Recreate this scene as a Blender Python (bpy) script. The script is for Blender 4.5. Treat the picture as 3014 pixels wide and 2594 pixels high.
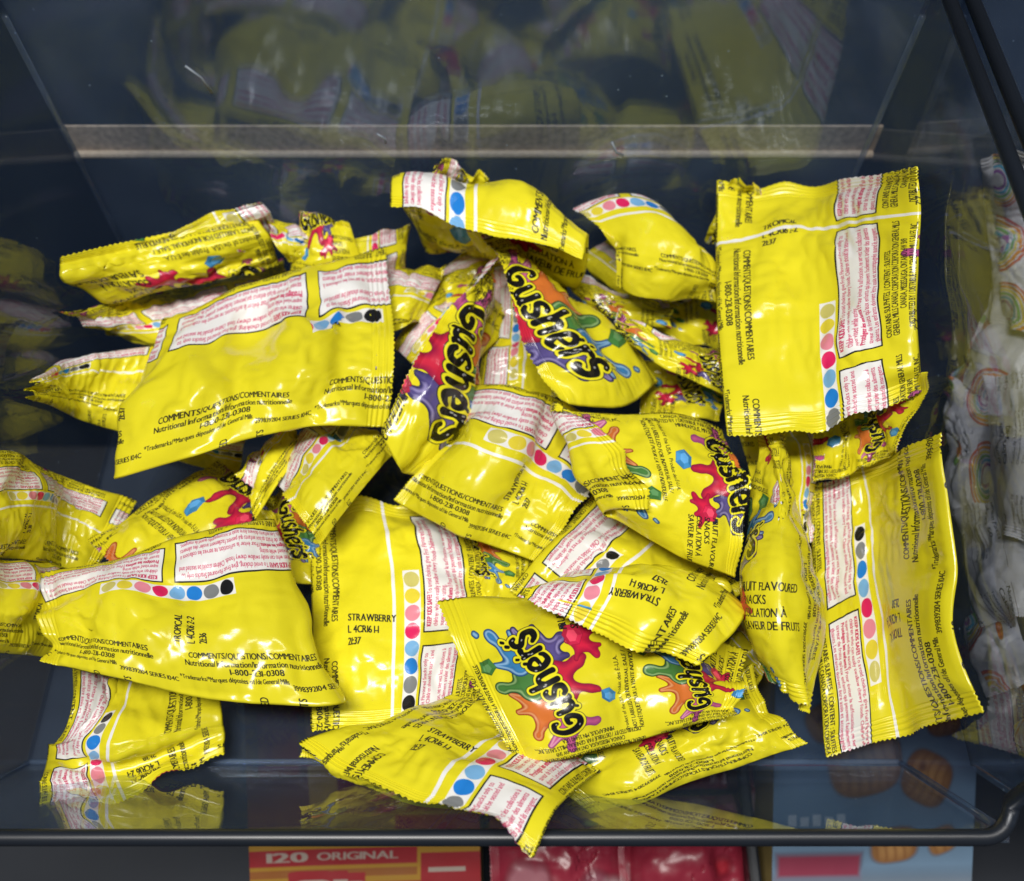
import bpy, math, random
import numpy as np
from mathutils import Vector

for o in list(bpy.data.objects): bpy.data.objects.remove(o, do_unlink=True)
random.seed(7); RNG = np.random.default_rng(11)
SC = bpy.context.scene; COL = SC.collection

# ---------------------------------------------------------------- camera
# hand-held above the open bins, looking down into them; metres, bin floor at z = 0
CAM_H, TILT, FPX, CX, CY = .47, math.radians(58), 2912.0, 1507.0, 1297.0
cam = bpy.data.cameras.new('camera'); co_ = bpy.data.objects.new('camera', cam); COL.objects.link(co_)
co_.location = (0, 0, CAM_H); co_.rotation_euler = (math.pi/2-TILT, 0, 0)
cam.sensor_width = 36; cam.lens = FPX/3014*36; cam.clip_start = .01; cam.clip_end = 50
cam.dof.use_dof = True; cam.dof.focus_distance = .42; cam.dof.aperture_fstop = 7.5
SC.camera = co_

# ---------------------------------------------------------------- light: shop ceiling
world = bpy.data.worlds.new('World'); SC.world = world; world.use_nodes = True
bg = world.node_tree.nodes['Background']; bg.inputs[0].default_value = (.55, .68, .9, 1); bg.inputs[1].default_value = .11
def lamp(name, loc, rot, size, power, col):
    l = bpy.data.lights.new(name, 'AREA'); l.shape = 'RECTANGLE'; l.size, l.size_y = size; l.energy = power; l.color = col
    o = bpy.data.objects.new(name, l); o.location = loc; o.rotation_euler = rot; COL.objects.link(o); return o
lamp('ceiling_lamp', (-.25, -.20, 1.75), (math.radians(-12), math.radians(-9), 0), (.8, .2), 37, (1, .97, .92))
lamp('ceiling_lamp', (.75, .25, 2.0), (math.radians(5), math.radians(20), 0), (.9, .22), 11, (1, .97, .93))
SC.view_settings.view_transform = 'Standard'; SC.view_settings.look = 'None'
SC.view_settings.exposure = -.04; SC.view_settings.gamma = 1; SC.view_settings.use_curve_mapping = False
SC.render.engine = 'CYCLES'
SC.cycles.max_bounces = 14; SC.cycles.transparent_max_bounces = 24; SC.cycles.glossy_bounces = 5; SC.cycles.diffuse_bounces = 4
SC.cycles.caustics_reflective = False; SC.cycles.caustics_refractive = False

def at(px, py, z):
    """the place at height z (m) that stands at this spot of the 3014 x 2594 photograph"""
    X = (px-CX)/FPX; Y = -(py-CY)/FPX; c, s = math.cos(TILT), math.sin(TILT)
    dy, dz = c+Y*s, -s+Y*c
    t = (z-CAM_H)/dz
    return Vector((X*t, dy*t, z))

def tag(o, label=None, cat=None, group=None, kind=None):
    if label: o['label'] = label
    if cat: o['category'] = cat
    if group: o['group'] = group
    if kind: o['kind'] = kind
    return o
def empty(name, loc):
    o = bpy.data.objects.new(name, None); o.empty_display_size = .02; o.location = loc; COL.objects.link(o); return o
def mesh_obj(name, verts, faces, mat, parent=None, smooth=False, uv=None):
    me = bpy.data.meshes.new(name)
    v = np.asarray(verts, np.float32).reshape(-1, 3)
    me.from_pydata(v.tolist(), [], faces)
    if smooth: me.polygons.foreach_set('use_smooth', [True]*len(me.polygons))
    if uv is not None:
        l = me.uv_layers.new(name='uv'); l.data.foreach_set('uv', np.asarray(uv, np.float32).ravel())
    me.materials.append(mat); me.update()
    o = bpy.data.objects.new(name, me); COL.objects.link(o)
    if parent: o.parent = parent; o.location = -parent.location
    return o
# ---------------------------------------------------------------- printed film
# Everything printed (lettering, splashes, dots) is drawn here by code, glyph
# outlines come from Blender's built-in font; no file is read.
PPM = 10                      # texture pixels per millimetre
PER, WID = 66.0, 80.0         # repeat of the print along the film, width of one face
TW, TH = int(2*PER*PPM), int(2*WID*PPM)

_glyph = {}
GH = 72                       # glyph cell: units per em height in pixels

def glyph(ch):
    if ch in _glyph: return _glyph[ch]
    cu = bpy.data.curves.new('glyph', 'FONT'); cu.body = ch; cu.size = 1.0; cu.resolution_u = 4
    ob = bpy.data.objects.new('glyph', cu)
    me = ob.to_mesh()
    n = len(me.vertices)
    co = np.zeros(n*3, np.float32)
    if n: me.vertices.foreach_get('co', co)
    co = co.reshape(-1, 3)
    tris = []
    if n:
        me.calc_loop_triangles()
        t = np.zeros(len(me.loop_triangles)*3, np.int32); me.loop_triangles.foreach_get('vertices', t)
        tris = t.reshape(-1, 3)
    SS = 2; S = GH*SS
    base = int(.30*S); Hh = int(1.25*S)
    if n == 0:
        bm = np.zeros((Hh//SS, int(.26*GH)), np.float32)
    else:
        x0, x1 = co[:, 0].min(), co[:, 0].max()
        padx = .035
        Ww = int((x1-x0+2*padx)*S)+2
        Ww += Ww % 2
        bm = np.zeros((Hh, Ww), np.float32)
        px = (co[:, 0]-x0+padx)*S; py = co[:, 1]*S+base
        for a, b, c in tris:
            xs = px[[a, b, c]]; ys = py[[a, b, c]]
            xa, xb = int(max(0, xs.min()-1)), int(min(Ww, xs.max()+2)); ya, yb = int(max(0, ys.min()-1)), int(min(Hh, ys.max()+2))
            if xa >= xb or ya >= yb: continue
            gx = np.arange(xa, xb)[None, :]+.5; gy = np.arange(ya, yb)[:, None]+.5
            def e(i, j): return (xs[j]-xs[i])*(gy-ys[i])-(ys[j]-ys[i])*(gx-xs[i])
            w0, w1, w2 = e(0, 1), e(1, 2), e(2, 0)
            m = ((w0 >= -.01) & (w1 >= -.01) & (w2 >= -.01)) | ((w0 <= .01) & (w1 <= .01) & (w2 <= .01))
            bm[ya:yb, xa:xb][m] = 1
        bm = bm[:Hh//SS*SS].reshape(Hh//SS, SS, Ww//SS, SS).mean((1, 3))
    ob.to_mesh_clear()
    bpy.data.objects.remove(ob); bpy.data.curves.remove(cu)
    _glyph[ch] = bm
    return bm

def resize(b, h, w):
    h = max(2, int(round(h))); w = max(2, int(round(w)))
    def axis(a, n, m):       # box filter when shrinking, linear otherwise
        c = np.concatenate([np.zeros((1,)+a.shape[1:], np.float32), np.cumsum(a, 0)], 0)
        e = np.linspace(0, m, n+1); i = np.minimum(e.astype(int), m-1); f = (e-i).reshape((-1,)+(1,)*(a.ndim-1))
        ci = c[i]*(1-f)+c[i+1]*f
        return np.diff(ci, axis=0)*(n/m)
    b = axis(b, h, b.shape[0]); b = axis(b.T.copy(), w, b.shape[1]).T
    return np.clip(b, 0, 1)

def dilate(b, r):
    o = b
    for d in range(1, r+1):
        o = np.maximum(o, np.pad(b, ((0, 0), (d, 0)))[:, :b.shape[1]]); o = np.maximum(o, np.pad(b, ((0, 0), (0, d)))[:, d:])
    for d in range(1, max(1, r//2)+1):
        o = np.maximum(o, np.pad(o, ((d, 0), (0, 0)))[:b.shape[0]])
    return o

def line(s, cap_mm, width_mm=None, bold=1, bold_to=0, ppm=PPM):
    """bitmap of one line of lettering; row 0 is the bottom"""
    parts = []
    for k, c in enumerate(s):
        g = glyph(c)
        parts.append(dilate(g, 4 if k < bold_to else bold) if bold or bold_to else g)
    b = np.concatenate(parts, 1)
    h = cap_mm/.72*1.25*ppm
    w = width_mm*ppm if width_mm else b.shape[1]*h/b.shape[0]*.68
    return resize(b, h, w)

class Sheet:
    def __init__(self, w, h, col, ppm=PPM):
        self.a = np.empty((h, w, 3), np.float32); self.a[:] = col; self.p = ppm
    def put(self, m, col, u, v):
        """alpha m, lower-left corner at (u, v) mm, wrapping round"""
        h, w = m.shape[:2]; H, W = self.a.shape[:2]
        r = (np.arange(h)+int(round(v*self.p))) % H; c = (np.arange(w)+int(round(u*self.p))) % W
        ix = np.ix_(r, c); m = m[..., None]
        self.a[ix] = self.a[ix]*(1-m)+np.asarray(col, np.float32)*m
    def text(self, s, cap, u, v, col, rot=0, width=None, bold=1, bold_to=0, center=False):
        b = line(s, cap, width, bold, bold_to, self.p)
        if center:
            if rot in (0, 180): u -= b.shape[1]/2/self.p
            else: v -= b.shape[1]/2/self.p
        if rot == 180: b = b[::-1, ::-1]
        elif rot == 90: b = b.T[:, ::-1]
        elif rot == 270: b = b.T[::-1, :]
        self.put(b, col, u, v)
    def rect(self, u0, v0, u1, v1, col):
        self.put(np.ones((max(1, int((v1-v0)*self.p)), max(1, int((u1-u0)*self.p))), np.float32), col, u0, v0)

def smin(a, b, k):
    h = np.clip(.5+.5*(b-a)/k, 0, 1); return b*(1-h)+a*h-k*h*(1-h)

class Art:
    """a small drawing in millimetres, made of rounded blobs and strokes"""
    def __init__(self, x0, y0, x1, y1, ppm=PPM):
        self.x0, self.y0 = x0, y0
        self.X, self.Y = np.meshgrid(np.arange(x0, x1, 1/ppm), np.arange(y0, y1, 1/ppm))
        self.X = self.X.astype(np.float32); self.Y = self.Y.astype(np.float32)
        self.rgb = np.zeros(self.X.shape+(3,), np.float32); self.al = np.zeros(self.X.shape, np.float32)
    def cap(self, ax, ay, bx, by, r0, r1=None):
        r1 = r0 if r1 is None else r1
        dx, dy = bx-ax, by-ay; l = dx*dx+dy*dy+1e-9
        t = np.clip(((self.X-ax)*dx+(self.Y-ay)*dy)/l, 0, 1)
        return np.hypot(self.X-ax-t*dx, self.Y-ay-t*dy)-(r0+(r1-r0)*t)
    def blob(self, caps, k=1.6):
        d = None
        for c in caps:
            e = self.cap(*c); d = e if d is None else smin(d, e, k)
        return d
    def fill(self, d, col, soft=.1):
        m = np.clip(.5-d/soft*.5, 0, 1)[..., None]
        self.rgb = self.rgb*(1-m)+np.asarray(col, np.float32)*m; self.al = np.maximum(self.al, m[..., 0])
    def goo(self, d, col, dark, lite):
        self.fill(d-.15, np.asarray(dark)*.6)
        m = np.clip(-d/2.4, 0, 1)[..., None]
        self.fill(d, np.asarray(dark)*(1-m)+np.asarray(col)*m)
        self.fill(np.maximum(np.abs(d+1.0)-.18, -(self.X*.6+self.Y-6*np.sin(self.X*.35))*.2), lite, .5)
    def poly(self, pts, col):
        d = None; n = len(pts)
        for i in range(n):
            (ax, ay), (bx, by) = pts[i], pts[(i+1) % n]
            l = math.hypot(bx-ax, by-ay); e = ((self.X-ax)*(by-ay)-(self.Y-ay)*(bx-ax))/l   # counter-clockwise outlines
            d = e if d is None else np.maximum(d, e)
        self.fill(d, col, .12)
    def gem(self, x, y, r, a, col, n=6):
        col = np.asarray(col); P = [(x+r*math.cos(a-2*math.pi*i/n), y+r*math.sin(a-2*math.pi*i/n)) for i in range(n)][::-1]
        Q = [(x+.55*(px-x)-.1*r, y+.55*(py-y)+.12*r) for px, py in P]
        self.poly([(x+1.05*(px-x), y+1.05*(py-y)) for px, py in P], col*.45)
        for i in range(n):
            j = (i+1) % n
            self.poly([P[i], P[j], Q[j], Q[i]][::1], col*(.6+.4*((i*2) % 5)/4))
        self.poly(Q, np.minimum(col*1.15+.05, 1))

def spline(pts, n=7):
    P = [pts[0]]+list(pts)+[pts[-1]]; o = []
    for i in range(1, len(P)-2):
        p0, p1, p2, p3 = (np.array(q, float) for q in P[i-1:i+3])
        for k in range(n):
            t = k/n
            o.append(.5*((2*p1)+(-p0+p2)*t+(2*p0-5*p1+4*p2-p3)*t*t+(-p0+3*p1-3*p2+p3)*t**3))
    o.append(np.array(pts[-1], float)); return o

LETTERS = {   # stroke skeletons on a unit grid: (x, y, half width)
 'G': (1.05, [[(.85, 1.15, .10), (.80, 1.34, .15), (.5, 1.42, .15), (.2, 1.1, .17), (.14, .62, .19), (.32, .2, .19), (.66, .1, .18), (.9, .34, .17), (.9, .6, .15), (.62, .66, .13), (.56, .56, .10)]]),
 'u': (.86, [[(.14, .98, .17), (.12, .45, .18), (.3, .1, .17), (.58, .16, .16), (.70, .5, .15)], [(.74, 1.0, .17), (.70, .5, .16), (.72, .08, .16), (.86, .0, .08)]]),
 's': (.74, [[(.62, .86, .11), (.5, 1.0, .15), (.24, .96, .16), (.16, .72, .16), (.42, .54, .16), (.62, .34, .17), (.52, .06, .17), (.22, .02, .16), (.06, .18, .12)]]),
 'h': (.84, [[(.16, 1.5, .16), (.15, .8, .17), (.14, .08, .18)], [(.16, .62, .12), (.36, .92, .15), (.62, .84, .16), (.68, .45, .16), (.68, .06, .17)]]),
 'e': (.80, [[(.22, .46, .11), (.62, .56, .13), (.66, .8, .14), (.42, 1.0, .15), (.16, .8, .16), (.12, .4, .17), (.32, .06, .17), (.62, .1, .14), (.74, .26, .09)]]),
 'r': (.60, [[(.14, .96, .16), (.14, .5, .17), (.13, .06, .18)], [(.16, .56, .11), (.34, .9, .14), (.56, .92, .17)]]),
}

def logo_art():
    A = Art(-40, -52, 44, 34, PPM); k_ = 1/.95; ca, sa = math.cos(.24), math.sin(.24)
    A.X, A.Y = (A.X*ca+A.Y*sa)*k_, (-A.X*sa+A.Y*ca)*k_
    B = lambda *c, k=2.6: A.blob(c, k)
    pink, pinkd = (.66, .13, .30), (.30, .05, .20)
    A.goo(B((-20, 2, -15, 5, 6, 5), (-20, -3, -24, -9, 3, 1.4), (-24, 4, -31, 7, 3, 1.2), (-22, 8, -25, 15, 2.4, 1.3), (-31, 7.5, -31.5, 7.5, 1.8), (-24, -10, -24, -11, 1.9)), pink, pinkd, (.95, .5, .62))
    A.goo(B((-10, 8, -2, 9, 6, 5), (-13, 11, -18, 17, 3, 1.6), (-6, 12, -5, 19, 2.6, 1.4), (-1, 12, 4, 17, 2.6, 1.2), (-18.5, 17.5, -19, 18, 2.1)), (.68, .18, .035), (.38, .06, .02), (.85, .45, .2))
    A.goo(B((2, 7, 10, 7, 5.5, 5), (6, 12, 8, 18, 3, 2.2), (8, 19, 8.6, 20, 2.9)), (.07, .21, .05), (.02, .08, .03), (.4, .6, .25))
    A.goo(B((14, 6, 22, 7, 5, 3.4), (22, 8, 30, 11, 2.8, 1.7), (16, 10, 19, 16, 2.2, 1.2), (30, 11, 31.5, 11.5, 2.1), (22, 3, 29, 3, 2, 1)), (.05, .23, .50), (.02, .08, .24), (.4, .66, .9))
    A.goo(B((33.5, 16.5, 34.5, 17, 1.2)), (.05, .30, .5), (.02, .08, .25), (.4, .66, .9))
    A.goo(B((12, -5, 20, -3, 6, 5), (20, -5, 26, -6, 3, 1.5), (14, -9, 16, -14, 2.8, 1.3), (10, -9, 9, -14, 2.4, 1.2), (21, 0, 29, 1, 2.6, 1.3), (16, -14.5, 16, -15, 1.7)), (.11, .085, .27), (.035, .03, .11), (.42, .36, .68))
    A.goo(B((19.5, -17.5, 20, -18, 1.1)), (.05, .04, .12), (.02, .02, .08), (.4, .4, .6))
    A.goo(B((-6, -5, 4, -6, 5, 5), (-4, -8, -8, -16, 2.6, 1.7), (3, -10, 5, -17, 3.4, 2.4), (5, -17, 6, -20, 2.4, 1.6), (-8, -16, -9, -19, 1.8)), (.62, .025, .06), (.27, .01, .05), (.85, .3, .34))
    # red gem with its splash, blue and green gems
    A.goo(B((11, -22, 15, -22, 3, 2.6), (11, -23, 5, -26, 1.8, .9), (11, -21, 6, -17, 1.4, .9), (14, -24, 15, -28, 1.6, 1.2), (10, -24, 8, -29, 1.5, .9), (17, -24, 21, -27, 1.5, 1.1), (5, -26, 4.6, -26.2, 1.2), (12, -20, 14, -16, 1.4, .8)), (.74, .02, .07), (.36, .01, .05), (.96, .45, .5))
    A.gem(15.5, -19.8, 4.4, .3, (.78, .03, .10)); A.gem(-14, -23, 4.6, .6, (.07, .33, .68)); A.gem(20, 20, 4.2, .5, (.07, .24, .06), 5)
    A.X /= k_*1.0; A.Y /= k_*1.0
    # lettering: dark rim, yellow border, black body, highlights
    x = -23.0; sx, sy = 7.6, 8.2; strokes = []
    for c in 'Gushers':
        w, ss = LETTERS[c]; k = 1.12 if c == 'G' else (1.12 if x > 14 else 1.0)
        for s in ss: strokes.append([(x+p[0]*sx*k, p[1]*sy*k-5.2+.6*math.sin(x*.5), p[2]*7.3*k) for p in spline(s)])
        x += w*sx*k*1.10
    d = None
    for s in strokes:
        for a, b in zip(s[:-1], s[1:]):
            e = A.cap(a[0], a[1], b[0], b[1], a[2], b[2]); d = e if d is None else np.minimum(d, e)
    for (a, b, r) in ((12, 3.2, .7), (15.5, 5.2, .6), (-12.5, -6, .7), (22, 6.2, .8), (24.5, 7.2, .7)):
        d = np.minimum(d, A.cap(a, b, a+.5, b+.8, r))
    A.fill(d-1.15, (.02, .02, .02)); A.fill(d-.85, (.86, .78, .02)); A.fill(d, (.008, .008, .008))
    for s in strokes:
        m = len(s)//2
        for a, b in ((s[m], s[min(m+1, len(s)-1)]), (s[1], s[2])):
            A.fill(A.cap(a[0]-.32*a[2], a[1]+.3*a[2], b[0]-.32*b[2], b[1]+.3*b[2], .16), (.62, .62, .6), .25)
    return A

YEL = (.80, .712, .020); WHT = (.87, .86, .85); BLK = (.018, .018, .016); PNK = (.60, .035, .12)

def film_sheet():
    S = Sheet(TW, TH, YEL); W = WID
    # ---- front: everything reads across the film
    A = logo_art()
    M = A.al.T[:, ::-1]; C = np.transpose(A.rgb, (1, 0, 2))[:, ::-1]
    y1 = A.y0+A.X.shape[0]/PPM
    for k in (0, 1):
        S.put(M, C, k*PER+22-y1, 1.44*W+A.x0)
        for i, (t, w) in enumerate((('FRUIT FLAVOURED', 27), ('SNACKS', 12.5), ('COLLATION À', 19.5), ('SAVEUR DE FRUITS', 27))):
            S.text(t, 3.1, k*PER+31+i*4.5, 1.70*W, BLK, 90, w, 2)
        S.text('Product of the USA   Produit des É-U.A.', 1.9, k*PER+51, 1.085*W, BLK, 90, 38, 1)
        S.text('NOT LABELLED FOR INDIVIDUAL SALE /', 2.1, k*PER+54.8, 1.085*W, BLK, 90, 40, 2)
        S.text('NON ÉTIQUETÉ POUR LA VENTE INDIVIDUELLE', 2.1, k*PER+58.2, 1.085*W, BLK, 90, 45, 2)
        # ---- back
        u = k*PER
        S.text('COMMENTS/QUESTIONS/COMMENTAIRES', 2.9, u+33, .235*W, BLK, 0, 50, 2, center=True)
        S.text('Nutritional Information/Information nutritionnelle', 2.8, u+33, .188*W, BLK, 0, 53, 2, center=True)
        S.text('1-800-231-0308', 2.8, u+33, .141*W, BLK, 0, 20, 2, center=True)
        S.text('*Trademarks/*Marques déposées of/de General Mills', 2.4, u+3, .098*W, BLK, 0, 41, 2)
        S.text('3998392104 SERIES 104C', 2.5, u+45, .068*W, BLK, 0, 23, 2)
        S.rect(u+2.6, .716*W, u+PER-2.6, .937*W, BLK); S.rect(u+3.2, .7235*W, u+PER-3.2, .9295*W, WHT)
        R = u+PER-5
        for i, (t, w, b) in enumerate((("KEEP KIDS SAFE! To avoid choking, give Fruit Flavoured Snacks only to", 55, 15),
                ("children who can easily swallow chewy foods. Children should be seated and", 56, 0), ("supervised while eating.", 17, 0),
                ("Protégez les enfants ! Pour éviter la suffocation, ne servez les collations à", 56, 22),
                ("saveur de fruits qu'aux enfants qui peuvent facilement avaler des aliments", 56, 0),
                ("gluants. Les enfants doivent être assis et accompagnés quand ils mangent.", 56, 0))):
            S.text(t, 1.95, R-w, (.7255+.033*i)*W, PNK, 180, w, 1, b)
        for i, (t, w) in enumerate((("CONTAINS: SULPHITES. / CONTIENT : SULFITES.", 42), ("GENERAL MILLS CANADA CORPORATION CORPORATION GENERAL MILLS", 58),
                ("CANADA, MISSISSAUGA, ONTARIO L4W 5N9", 36), ("DISTRIBUTED BY / DISTRIBUÉ PAR GENERAL MILLS SALES, INC.,", 54), ("MINNEAPOLIS, MN 55440 USA", 26))):
            S.text(t, 2.3, R-w-(0 if i < 2 else (58-w)/2), (.947+.036*i)*W, BLK, 180, w, 2)
    # the printer's colour dots, once per bag
    S.rect(36, .620*W, 36+60, .702*W, WHT)
    D = Art(0, 0, 7.4, 6.6)
    for i, c in enumerate(((.62, .56, .16), (.80, .66, .05), (.78, .26, .33), (.72, .02, .12), (.20, .45, .75), (.02, .22, .68), (.22, .23, .24), (.012, .012, .014))):
        m = np.clip(.5-(np.hypot(D.X-3.7, (D.Y-3.2)*1.12)-3.4)*6, 0, 1)
        S.put(m, c, 36.4+i*7.4, .620*W)
    return S

def finish(S, name, stamp=None, seam=True, ghost=None, su=20, hide=0):
    a = S.a.copy(); T = Sheet(2, 2, YEL); T.a = a
    if hide: T.rect(35.5, .615*WID, 36+hide, .705*WID, YEL)
    if seam: T.rect(0, .560*WID, 2*PER, .578*WID, WHT)
    if stamp:
        for i, t in enumerate(stamp): T.text(t, 3.1, su+i*4.9, .34*WID, (.02, .02, .02), 90, None, 3)
    if ghost is not None: T.rect(ghost, 0, ghost+1.7, 2*WID, WHT)
    return to_image(a, name)

def to_image(a, name):
    h, w = a.shape[:2]
    img = bpy.data.images.new(name, w, h, alpha=False, float_buffer=False)
    s = np.where(a <= .0031308, a*12.92, 1.055*np.power(np.maximum(a, 1e-6), 1/2.4)-.055)
    o = np.ones((h, w, 4), np.float32); o[..., :3] = np.clip(s, 0, 1)
    img.pixels.foreach_set(o.ravel()); img.update(); img.pack()
    return img
# ---------------------------------------------------------------- materials
def new_mat(name):
    m = bpy.data.materials.new(name); m.use_nodes = True
    return m, m.node_tree, m.node_tree.nodes['Principled BSDF']
def film_mat(name, img, rough=.17, crinkle=.12, spec=.48):
    m, nt, p = new_mat(name); N = nt.nodes; L = nt.links
    t = N.new('ShaderNodeTexImage'); t.image = img; t.interpolation = 'Cubic'
    at_ = N.new('ShaderNodeAttribute'); at_.attribute_type = 'OBJECT'; at_.attribute_name = 'tint'
    nw = N.new('ShaderNodeTexNoise'); nw.inputs['Scale'].default_value = 34; nw.inputs['Detail'].default_value = 5
    wr = N.new('ShaderNodeMapRange'); wr.inputs['From Min'].default_value = .3; wr.inputs['From Max'].default_value = .7; wr.inputs['To Min'].default_value = .93; wr.inputs['To Max'].default_value = 1.02
    mm = N.new('ShaderNodeMath'); mm.operation = 'MULTIPLY'
    vm = N.new('ShaderNodeVectorMath'); vm.operation = 'SCALE'
    L.new(nw.outputs[0], wr.inputs['Value']); L.new(wr.outputs[0], mm.inputs[0]); L.new(at_.outputs['Fac'], mm.inputs[1])
    L.new(t.outputs[0], vm.inputs[0]); L.new(mm.outputs[0], vm.inputs['Scale']); L.new(vm.outputs[0], p.inputs['Base Color'])
    tc = N.new('ShaderNodeTexCoord')
    L.new(tc.outputs['Object'], nw.inputs['Vector'])
    n1 = N.new('ShaderNodeTexNoise'); n1.inputs['Scale'].default_value = 130; n1.inputs['Detail'].default_value = 3; n1.inputs['Distortion'].default_value = .6
    L.new(tc.outputs['Object'], n1.inputs['Vector'])
    b = N.new('ShaderNodeBump'); b.inputs['Strength'].default_value = crinkle; b.inputs['Distance'].default_value = .0012
    L.new(n1.outputs[0], b.inputs['Height']); L.new(b.outputs[0], p.inputs['Normal'])
    n2 = N.new('ShaderNodeTexNoise'); n2.inputs['Scale'].default_value = 60
    L.new(tc.outputs['Object'], n2.inputs['Vector'])
    r = N.new('ShaderNodeMapRange'); r.inputs['To Min'].default_value = rough-.05; r.inputs['To Max'].default_value = rough+.12
    L.new(n2.outputs[0], r.inputs['Value']); L.new(r.outputs[0], p.inputs['Roughness'])
    p.inputs['Specular IOR Level'].default_value = spec
    return m
def plain(name, col, rough=.5, spec=.5, noise=0, scale=40, metal=0):
    m, nt, p = new_mat(name); N = nt.nodes; L = nt.links
    p.inputs['Roughness'].default_value = rough; p.inputs['Specular IOR Level'].default_value = spec; p.inputs['Metallic'].default_value = metal
    tc = N.new('ShaderNodeTexCoord'); n = N.new('ShaderNodeTexNoise'); n.inputs['Scale'].default_value = scale; n.inputs['Detail'].default_value = 6
    L.new(tc.outputs['Object'], n.inputs['Vector'])
    r = N.new('ShaderNodeMix'); r.data_type = 'RGBA'
    c = np.array(col); r.inputs[6].default_value = (*np.clip(c*(1-noise), 0, 1), 1); r.inputs[7].default_value = (*np.clip(c*(1+noise), 0, 1), 1)
    L.new(n.outputs[0], r.inputs[0]); L.new(r.outputs[2], p.inputs['Base Color'])
    return m
def acrylic(name, tint, dust, ior=1.5, gloss=(1, 1, 1), grough=.012):
    """clear rigid plastic sheet: tinted see-through, mirror reflection by angle, a trace of dust and scuffs"""
    m, nt, p = new_mat(name); N = nt.nodes; L = nt.links; N.remove(p)
    out = N['Material Output']
    tr = N.new('ShaderNodeBsdfTransparent'); tr.inputs[0].default_value = (*tint, 1)
    gl = N.new('ShaderNodeBsdfGlossy'); gl.inputs['Roughness'].default_value = grough; gl.inputs[0].default_value = (*gloss, 1)
    # Schlick reflectance, the same from both sides of the sheet
    geo = N.new('ShaderNodeNewGeometry'); dt = N.new('ShaderNodeVectorMath'); dt.operation = 'DOT_PRODUCT'
    L.new(geo.outputs['Incoming'], dt.inputs[0]); L.new(geo.outputs['Normal'], dt.inputs[1])
    def mth(op, a, b=None):
        q = N.new('ShaderNodeMath'); q.operation = op
        for i, x in enumerate((a, b)):
            if x is None: continue
            if isinstance(x, (int, float)): q.inputs[i].default_value = x
            else: L.new(x, q.inputs[i])
        return q.outputs[0]
    f0 = ((ior-1)/(ior+1))**2
    c1 = mth('SUBTRACT', 1.0, mth('ABSOLUTE', dt.outputs['Value']))
    fr = mth('ADD', mth('MULTIPLY', mth('POWER', c1, 5.0), 1-f0), f0)
    tc = N.new('ShaderNodeTexCoord')
    nz = N.new('ShaderNodeTexNoise'); nz.inputs['Scale'].default_value = 7; nz.inputs['Detail'].default_value = 2
    L.new(tc.outputs['Object'], nz.inputs['Vector'])
    bp = N.new('ShaderNodeBump'); bp.inputs['Strength'].default_value = .10; bp.inputs['Distance'].default_value = .004
    L.new(nz.outputs[0], bp.inputs['Height']); L.new(bp.outputs[0], gl.inputs['Normal'])
    m1 = N.new('ShaderNodeMixShader'); L.new(fr, m1.inputs[0]); L.new(tr.outputs[0], m1.inputs[1]); L.new(gl.outputs[0], m1.inputs[2])
    df = N.new('ShaderNodeBsdfDiffuse'); df.inputs[0].default_value = (.40, .56, .84, 1)
    n2 = N.new('ShaderNodeTexNoise'); n2.inputs['Scale'].default_value = 14; n2.inputs['Detail'].default_value = 8
    L.new(tc.outputs['Object'], n2.inputs['Vector'])
    r = N.new('ShaderNodeMapRange'); r.inputs['From Min'].default_value = .3; r.inputs['From Max'].default_value = .75
    r.inputs['To Min'].default_value = dust*.5; r.inputs['To Max'].default_value = dust*1.6
    L.new(n2.outputs[0], r.inputs['Value'])
    vo = N.new('ShaderNodeTexVoronoi'); vo.inputs['Scale'].default_value = 75; vo.inputs['Randomness'].default_value = 1
    L.new(tc.outputs['Object'], vo.inputs['Vector'])
    sp = mth('MULTIPLY', mth('LESS_THAN', vo.outputs['Distance'], .045), .22)
    dust_f = mth('ADD', r.outputs[0], sp)
    m2 = N.new('ShaderNodeMixShader'); L.new(dust_f, m2.inputs[0]); L.new(m1.outputs[0], m2.inputs[1]); L.new(df.outputs[0], m2.inputs[2])
    L.new(m2.outputs[0], out.inputs[0])
    return m
# ---------------------------------------------------------------- pouches
# Each pouch is a tube of film, sealed at both ends, blown up a little: a small
# cloth solve (inextensible film + inner pressure) gives the puckers and folds.
NU, NV, KC = 54, 38, 4

def inside(x, y, z, lim):
    """a point seen at that spot, kept between the walls it lies between (x0, x1, y1)"""
    p = at(x, y, z)
    if lim is None: return p
    lo, hi, back = lim
    while z < .19 and (p.x > hi or p.y > back or (p.x < lo and lo < 0)):
        z += .002; p = at(x, y, z)
    while z > .005 and p.x < lo and lo > 0:
        z -= .002; p = at(x, y, z)
    p.x = min(max(p.x, lo), hi); return p

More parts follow.
